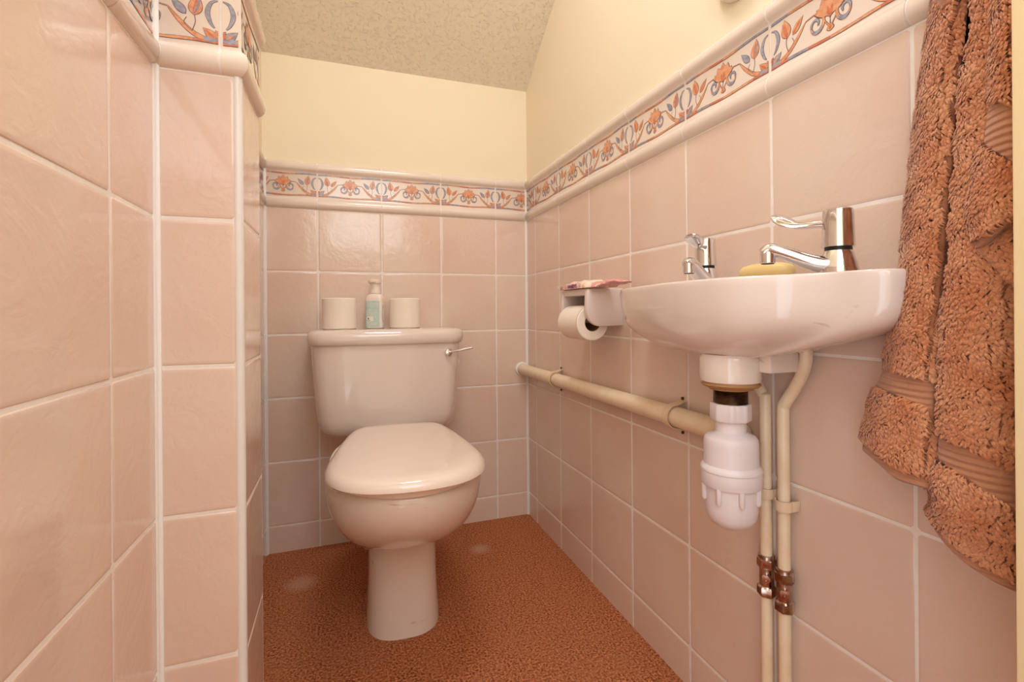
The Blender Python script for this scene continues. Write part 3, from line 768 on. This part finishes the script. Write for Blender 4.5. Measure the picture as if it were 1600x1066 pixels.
g = G(); n = 56; y0, y1 = .0005, .1075; r_ = .0425; ri = .0205
rings = []
for rr_, yy in ((ri, y0+.001), (ri+.001, y0), (r_-.002, y0), (r_, y0+.002), (r_, y1-.002), (r_-.002, y1), (ri, y1)):
    rings.append([Vector((rr_*math.cos(2*PI*i/n), yy, rr_*math.sin(2*PI*i/n))) for i in range(n)])
rings.append(rings[0]); g.loft(rings, False, False)
g.loft([[Vector(((r_+.0012)*math.cos(a_), yy, (r_+.0012)*math.sin(a_))) for a_ in [ra(100+7*i) for i in range(17)]] for yy in (y0+.002, y1-.002)], False, False, closed=False)
g.build('paper', 'paper', t)
g = G(); g.loft([[Vector((q*math.cos(2*PI*i/n), yy, q*math.sin(2*PI*i/n))) for i in range(n)] for q, yy in ((.0207, .002), (.0207, .106), (.0195, .106), (.0195, .002), (.0207, .002))], False, False)
g.build('cardboard_tube', 'core', t)

t = thing('tissue_pack', 'crumpled pink packet of tissues lying on top of the paper holder', 'packet', (.575, 1.06, .803))
g = G(); nx_, ny_ = 10, 30
def pk(i, j, top):
    u_ = i/nx_*2-1; v_ = j/ny_*2-1
    y = .937+(.222)*(j/ny_); x = .5365 + .022*(1-min(1, j/12)) + .056*(i/nx_)
    edge = min(1, (1-abs(u_))*3.5)*min(1, (1-abs(v_))*4)
    h = .019*edge**.6*(.62+.38*math.sin(j*.9+i*.5)*(.35) + (.25 if j > ny_*.35 else -.1)) if top else 0
    if j < 6: h += .004*math.sin(j*2.1+i)*(.5 if top else .2)+.003
    return Vector((x + .003*math.sin(j*.8)*(abs(u_) > .9), y, .8038 + max(h, 0) + (.0012 if top else 0) + (.007*(1-j/6) if j < 6 else 0)))
for top in (1, 0):
    V = [pk(i, j, top) for j in range(ny_+1) for i in range(nx_+1)]; F = []; 
    for j in range(ny_):
        mi = 1 if j < 9 else (2 if j < 17 else 0)
        for i in range(nx_): g.add([V[j*(nx_+1)+i], V[j*(nx_+1)+i+1], V[(j+1)*(nx_+1)+i+1], V[(j+1)*(nx_+1)+i]], [(0, 1, 2, 3)], mi)
for j in range(ny_):
    for i in (0, nx_): g.add([pk(i, j, 1), pk(i, j+1, 1), pk(i, j+1, 0), pk(i, j, 0)], [(0, 1, 2, 3)], 1 if j < 9 else (2 if j < 17 else 0))
for j in (0, ny_):
    for i in range(nx_): g.add([pk(i, j, 1), pk(i+1, j, 1), pk(i+1, j, 0), pk(i, j, 0)], [(0, 1, 2, 3)], 0 if j else 1)
o = g.build('wrapper', ['packpink', 'packred', 'packclear'], t)
bm = bmesh.new(); bm.from_mesh(o.data); bmesh.ops.remove_doubles(bm, verts=bm.verts, dist=.0002); bmesh.ops.recalc_face_normals(bm, faces=bm.faces)
for f in bm.faces: f.smooth = True
bm.to_mesh(o.data); bm.free()
g = G(); g.box((.5338, 1.035, .8045), (.5352, 1.150, .8155), 0, bev=.0005); g.build('front_flap', 'packpink', t)
T = Matrix.Translation((.5334, 1.080, .8095)) @ Matrix(((0, 0, -1, 0), (-1, 0, 0, 0), (0, 1, 0, 0), (0, 0, 0, 1)))
text_mesh('HANDYS', .0125, 'purple', 'lettering', t, T)
g = G()
for a0_, a1_ in ((0, 1),):
    hs = [(0, -.0032), (.0034, .0006), (.003, .003), (.0012, .0032), (0, .002), (-.0012, .0032), (-.003, .003), (-.0034, .0006)]
    for dx in (0, .0008): pass
    rings = [[Vector((.5345+dx, 1.163+a_, .8105+b_)) for a_, b_ in hs] for dx in (0, .001)]
    g.loft(rings)
g.build('heart_tab', 'labelwhite', t)
rebase(t)

# ------------------------------------------------------------------ white plate-like fitting high on the right wall
g = G(); cc_ = atx(1142, 4, XR-.018); 
g.lathe([(0, .022), (.03, .0215), (.042, .018), (.047, .011), (.0475, .004), (.0475, 0)], (0, 0, 0), 'x', 48)
o = build('wall_fitting', [(-v[0], v[1], v[2]) for v in g.v], g.f, 'bottle', smooth=True); o.location = (XR+.004, cc_.y, cc_.z+.0585)
tag(o, 'round white fitting on the cream wall at the very top edge above the basin', 'wall fitting')

# ------------------------------------------------------------------ towel
tw = thing('hand_towel', 'brown terry hand towel hanging beside the basin by the door frame', 'towel', (.58, .28, .75))
def interp(rows, nv, nu):
    """rows: list of rows of 3D control points -> dense grid"""
    D_ = [resample(catmull(r, 8), nu, closed=False) for r in rows]
    cols_ = [catmull([D_[i][j] for i in range(len(D_))], nv) for j in range(nu)]
    return [[cols_[j][i] for j in range(nu)] for i in range(len(cols_[0]))]
def sheet(name, rows, mk, nv=10, nu=26, thick=.006, pile=0, seed=1, side=None):
    Gd = interp(rows, nv, nu); h, w = len(Gd), len(Gd[0])
    rr_ = random.Random(seed)
    V = [Vector(p) for r in Gd for p in r]; F = [(i*w+j, i*w+j+1, (i+1)*w+j+1, (i+1)*w+j) for i in range(h-1) for j in range(w-1)]
    o = build(name, V, F, mk, tw, True)
    # outward = towards the camera side
    me = o.data
    md = o.modifiers.new('t', 'SOLIDIFY'); md.thickness = thick; md.offset = 0
    if pile:
        VV, FF = [], []
        for fi, f in enumerate(F):
            jj = fi % (w-1)
            a_, b_, c_, d_ = [V[k] for k in f]
            nrm = (c_-a_).cross(d_-b_); area = nrm.length/2; nrm.normalize()
            ctr = (a_+c_)/2
            if nrm.dot(CAM-ctr) < 0: nrm = -nrm
            if nrm.dot((CAM-ctr).normalized()) < .3 and ((side == 'L' and jj > w/2) or (side == 'R' and jj < w/2)): continue
            cnt = area*pile; cnt = int(cnt)+(rr_.random() < cnt % 1)
            for _ in range(cnt):
                s1, s2 = rr_.random(), rr_.random()
                p0 = a_.lerp(b_, s1).lerp(d_.lerp(c_, s1), s2) + nrm*(thick*.35)
                ph = math.sin(p0.z*160+p0.y*90)*1.3 + math.sin(p0.z*61)*.8 + rr_.uniform(-1.1, 1.1)
                tg = (Vector((0, math.sin(ph)*.9, -1+.5*math.cos(ph*1.7)))).normalized()
                tg = (tg - nrm*tg.dot(nrm)*.7).normalized()
                ln = rr_.uniform(.0055, .0085); wd = rr_.uniform(.00055, .0009)
                sd = tg.cross(nrm).normalized()*wd
                q0 = p0; q1 = p0+nrm*ln*.55+tg*ln*.25; q2 = p0+nrm*ln*.62+tg*ln*.70; q3 = p0+nrm*ln*.18+tg*ln*.95
                k = len(VV)
                VV += [q0-sd, q0+sd, q1-sd*1.2, q1+sd*1.2+nrm*wd*.3, q2-sd*1.2, q2+sd*1.2, q3-sd*.6, q3+sd*.6]
                FF += [(k, k+1, k+3, k+2), (k+2, k+3, k+5, k+4), (k+4, k+5, k+7, k+6)]
        me = bpy.data.meshes.new('terry_pile'); me.from_pydata([tuple(v) for v in VV], [], FF); me.materials.append(M['pile'])
        me.polygons.foreach_set('use_smooth', [True]*len(me.polygons))
        q = bpy.data.objects.new('terry_pile', me); COL.objects.link(q); q.parent = tw; q['kind'] = 'stuff'
    return o
def row(pts): return [atx(u, v, x) for u, v, x in pts]
DEN = 460000
# left fold: a rounded vertical roll
def lrow(ul, vl, ur, vr, vm=None):
    vm = (vl+vr)/2 if vm is None else vm; um = (ul+ur)/2
    return row([(ul+8, vl, .624), (ul, vl, .597), (ul+(um-ul)*.4, (vl*.6+vm*.4), .570), (um, vm, .560), (ur-(ur-um)*.45, (vm*.45+vr*.55), .557), (ur-4, vr, .562), (ur-7, vr, .585), (ur-12, vr, .624)])
top_ = [lrow(1478, -90, 1520, -90), lrow(1466, 0, 1511, 0), lrow(1448, 110, 1501, 112), lrow(1430, 260, 1490, 262), lrow(1413, 420, 1478, 424), lrow(1394, 530, 1468, 548), lrow(1388, 572, 1464, 593)]
sheet('terry_fold', top_, 'towel', pile=DEN, seed=2, side='L')
sheet('woven_band', [lrow(1388, 571, 1464, 592), lrow(1380, 590, 1465, 615), lrow(1372, 606, 1466, 643)], 'weave', nv=6)
sheet('terry_fold', [lrow(1373, 604, 1466, 640), lrow(1362, 640, 1464, 690, 672), lrow(1353, 684, 1461, 745, 728)], 'towel', pile=DEN, seed=3, side='L')
sheet('hem', [lrow(1354, 682, 1461, 744, 726), lrow(1352, 704, 1460, 766, 750)], 'weave', nv=6)
# right fold: broad sheet in front, turning back behind the door frame
def rrow(ul, vl, ur, vr, dx=0):
    L_ = lambda k: (ul+(ur-ul)*k, vl+(vr-vl)*k)
    return row([(ul+18, vl, .624), (ul+9, vl, .585), (ul+4, vl, .560), (*L_(.15), .550+dx), (*L_(.42), .545+dx), (*L_(.75), .547+dx), (*L_(1), .560), (ur+3, vr, .60)])
sheet('terry_fold', [rrow(1526, -90, 1592, -90), rrow(1524, 0, 1592, 0), rrow(1508, 110, 1592, 112), rrow(1494, 260, 1592, 264), rrow(1482, 420, 1592, 425), rrow(1472, 560, 1592, 590), rrow(1469, 672, 1592, 732)], 'towel', pile=DEN, seed=5, side='R')
sheet('woven_band', [rrow(1469, 671, 1592, 731), rrow(1468, 693, 1592, 765), rrow(1467, 716, 1592, 802)], 'weave', nv=6)
sheet('terry_fold', [rrow(1467, 714, 1592, 799), rrow(1462, 760, 1592, 850), row([(1463, 800, .598), (1458, 800, .578), (1478, 826, .560), (1510, 855, .552), (1550, 883, .553), (1592, 903, .562), (1595, 904, .60)])], 'towel', pile=DEN, seed=6)
sheet('hem', [row([(1463, 800, .598), (1458, 799, .578), (1478, 825, .560), (1510, 854, .552), (1550, 882, .553), (1592, 902, .562), (1595, 903, .60)]),
              row([(1463, 810, .598), (1459, 815, .578), (1478, 846, .560), (1510, 878, .552), (1550, 905, .553), (1592, 926, .562), (1595, 927, .60)])], 'weave', nv=6)
# smooth turned edge on the lower left of the broad fold
sheet('hem', [row([(1450, 752, .600), (1456, 755, .588), (1466, 758, .580)]), row([(1453, 775, .600), (1458, 778, .587), (1468, 782, .578)]), row([(1456, 800, .600), (1461, 806, .586), (1474, 822, .572)])], 'weave', nv=6, nu=10, thick=.004)
sheet('terry_fold', [row([(1480, -90, .626), (1590, -90, .626)]), row([(1460, 300, .626), (1590, 300, .626)]), row([(1440, 680, .626), (1590, 700, .626)])], 'towel', thick=.004)  # added backing sheet, bare of loops, to darken the crease between the folds
# flap folded over at the top right
def frow(ul, vl, ur, vr): 
    L_ = lambda k: (ul+(ur-ul)*k, vl+(vr-vl)*k)
    return row([(ul+5, vl, .546), (*L_(0), .536), (*L_(.3), .527), (*L_(.7), .524), (ur, vr, .526)])
sheet('terry_fold', [frow(1566, -90, 1590, -90), frow(1563, 0, 1590, 0), frow(1560, 90, 1590, 92), frow(1556, 145, 1590, 165)], 'towel', pile=DEN, seed=8, thick=.005)
sheet('woven_band', [frow(1557, 140, 1590, 160), frow(1549, 180, 1590, 205), frow(1543, 225, 1590, 262), ], 'weave', nv=8, thick=.005)
sheet('terry_fold', [frow(1544, 222, 1590, 258), frow(1530, 280, 1590, 300), frow(1523, 330, 1590, 322), frow(1527, 374, 1590, 330)], 'towel', pile=DEN, seed=9, thick=.005)
sheet('hem', [frow(1526, 372, 1590, 325), frow(1530, 389, 1590, 338)], 'weave', nv=6, thick=.005)
# inner layer of the flap, its edge running down to the door frame
def irow(ul, vl, ur, vr):
    L_ = lambda k: (ul+(ur-ul)*k, vl+(vr-vl)*k)
    return row([(*L_(0), .541), (*L_(.5), .541), (*L_(1), .541)])
sheet('terry_fold', [irow(1532, 330, 1590, 310), irow(1531, 360, 1590, 370), irow(1531, 384, 1590, 436)], 'towel', pile=DEN, seed=10, thick=.004, nu=16)
sheet('hem', [row([(1527, 380, .538), (1556, 404, .538), (1590, 434, .538)]), row([(1528, 392, .538), (1556, 418, .538), (1590, 452, .538)])], 'weave', nv=5, thick=.006, nu=14)
rebase(tw)
# peg carrying the towel (above the frame)
hk = thing('towel_hook', 'wall hook above the frame that carries the brown towel', 'hook', (XR, .26, 1.24))
g = G(); g.lathe([(.0, 0), (.016, 0), (.016, .004), (.0, .006)], (XR, .26, 1.24), 'x', 24); V = [(2*XR-v[0], v[1], v[2]) for v in g.v]
build('rosette', V, g.f, 'chrome', hk, True)
g = G(); g.tube(catmull([(XR-.004, .26, 1.24), (XR-.04, .26, 1.235), (XR-.075, .262, 1.24), (XR-.085, .262, 1.265)], 6), .005, n=14); g.build('peg', 'chrome', hk)
sheet('terry_fold', [[Vector((x_, y_, z_)) for x_, y_ in ((.615, .345), (.585, .325), (.555, .30), (.56, .265), (.60, .25))] for z_ in (1.04, 1.10)] + [[Vector((.585+(x_-.585)*.4, .265+(y_-.265)*.4, 1.245)) for x_, y_ in ((.615, .345), (.585, .325), (.555, .30), (.56, .265), (.60, .25))]], 'towel')
for c_ in tw.children:
    if c_.matrix_parent_inverse == Matrix.Identity(4): c_.matrix_parent_inverse = Matrix.Translation(tw.location).inverted()
rebase(hk)

# ------------------------------------------------------------------ light
def area(name, loc, target, size, power, color, sy=None):
    l = bpy.data.lights.new(name, 'AREA'); l.energy = power; l.color = color; l.size = size
    if sy: l.shape = 'RECTANGLE'; l.size_y = sy
    o = bpy.data.objects.new(name, l); COL.objects.link(o); o.location = loc
    o.rotation_euler = (Vector(target)-Vector(loc)).to_track_quat('-Z', 'Y').to_euler()
    return o
area('ceiling_light', (.2, .72, 2.22), (.2, 1.0, 0), .34, 12.0, (.95, .97, 1))
area('hall_light', (.15, -.60, 1.55), (.25, 1.6, .55), .60, 3.6, (.86, .94, 1))
w = bpy.data.worlds.new('world'); bpy.context.scene.world = w; w.use_nodes = True
w.node_tree.nodes['Background'].inputs[0].default_value = (.86, .94, 1, 1); w.node_tree.nodes['Background'].inputs[1].default_value = 2.0

# ------------------------------------------------------------------ camera
cd = bpy.data.cameras.new('camera'); cam = bpy.data.objects.new('camera', cd); COL.objects.link(cam)
cam.matrix_world = Matrix.Translation(CAM) @ Matrix((RT, UPV, -FW)).transposed().to_4x4()
cd.sensor_width = 36; cd.sensor_fit = 'HORIZONTAL'; cd.lens = FPX*36/1600; cd.shift_y = -(533-CY)/1600; cd.clip_start = .01
sc_ = bpy.context.scene; sc_.camera = cam
sc_.view_settings.view_transform = 'Standard'; sc_.view_settings.look = 'None'; sc_.view_settings.gamma = 1; sc_.view_settings.use_curve_mapping = False
sc_.view_settings.exposure = .3
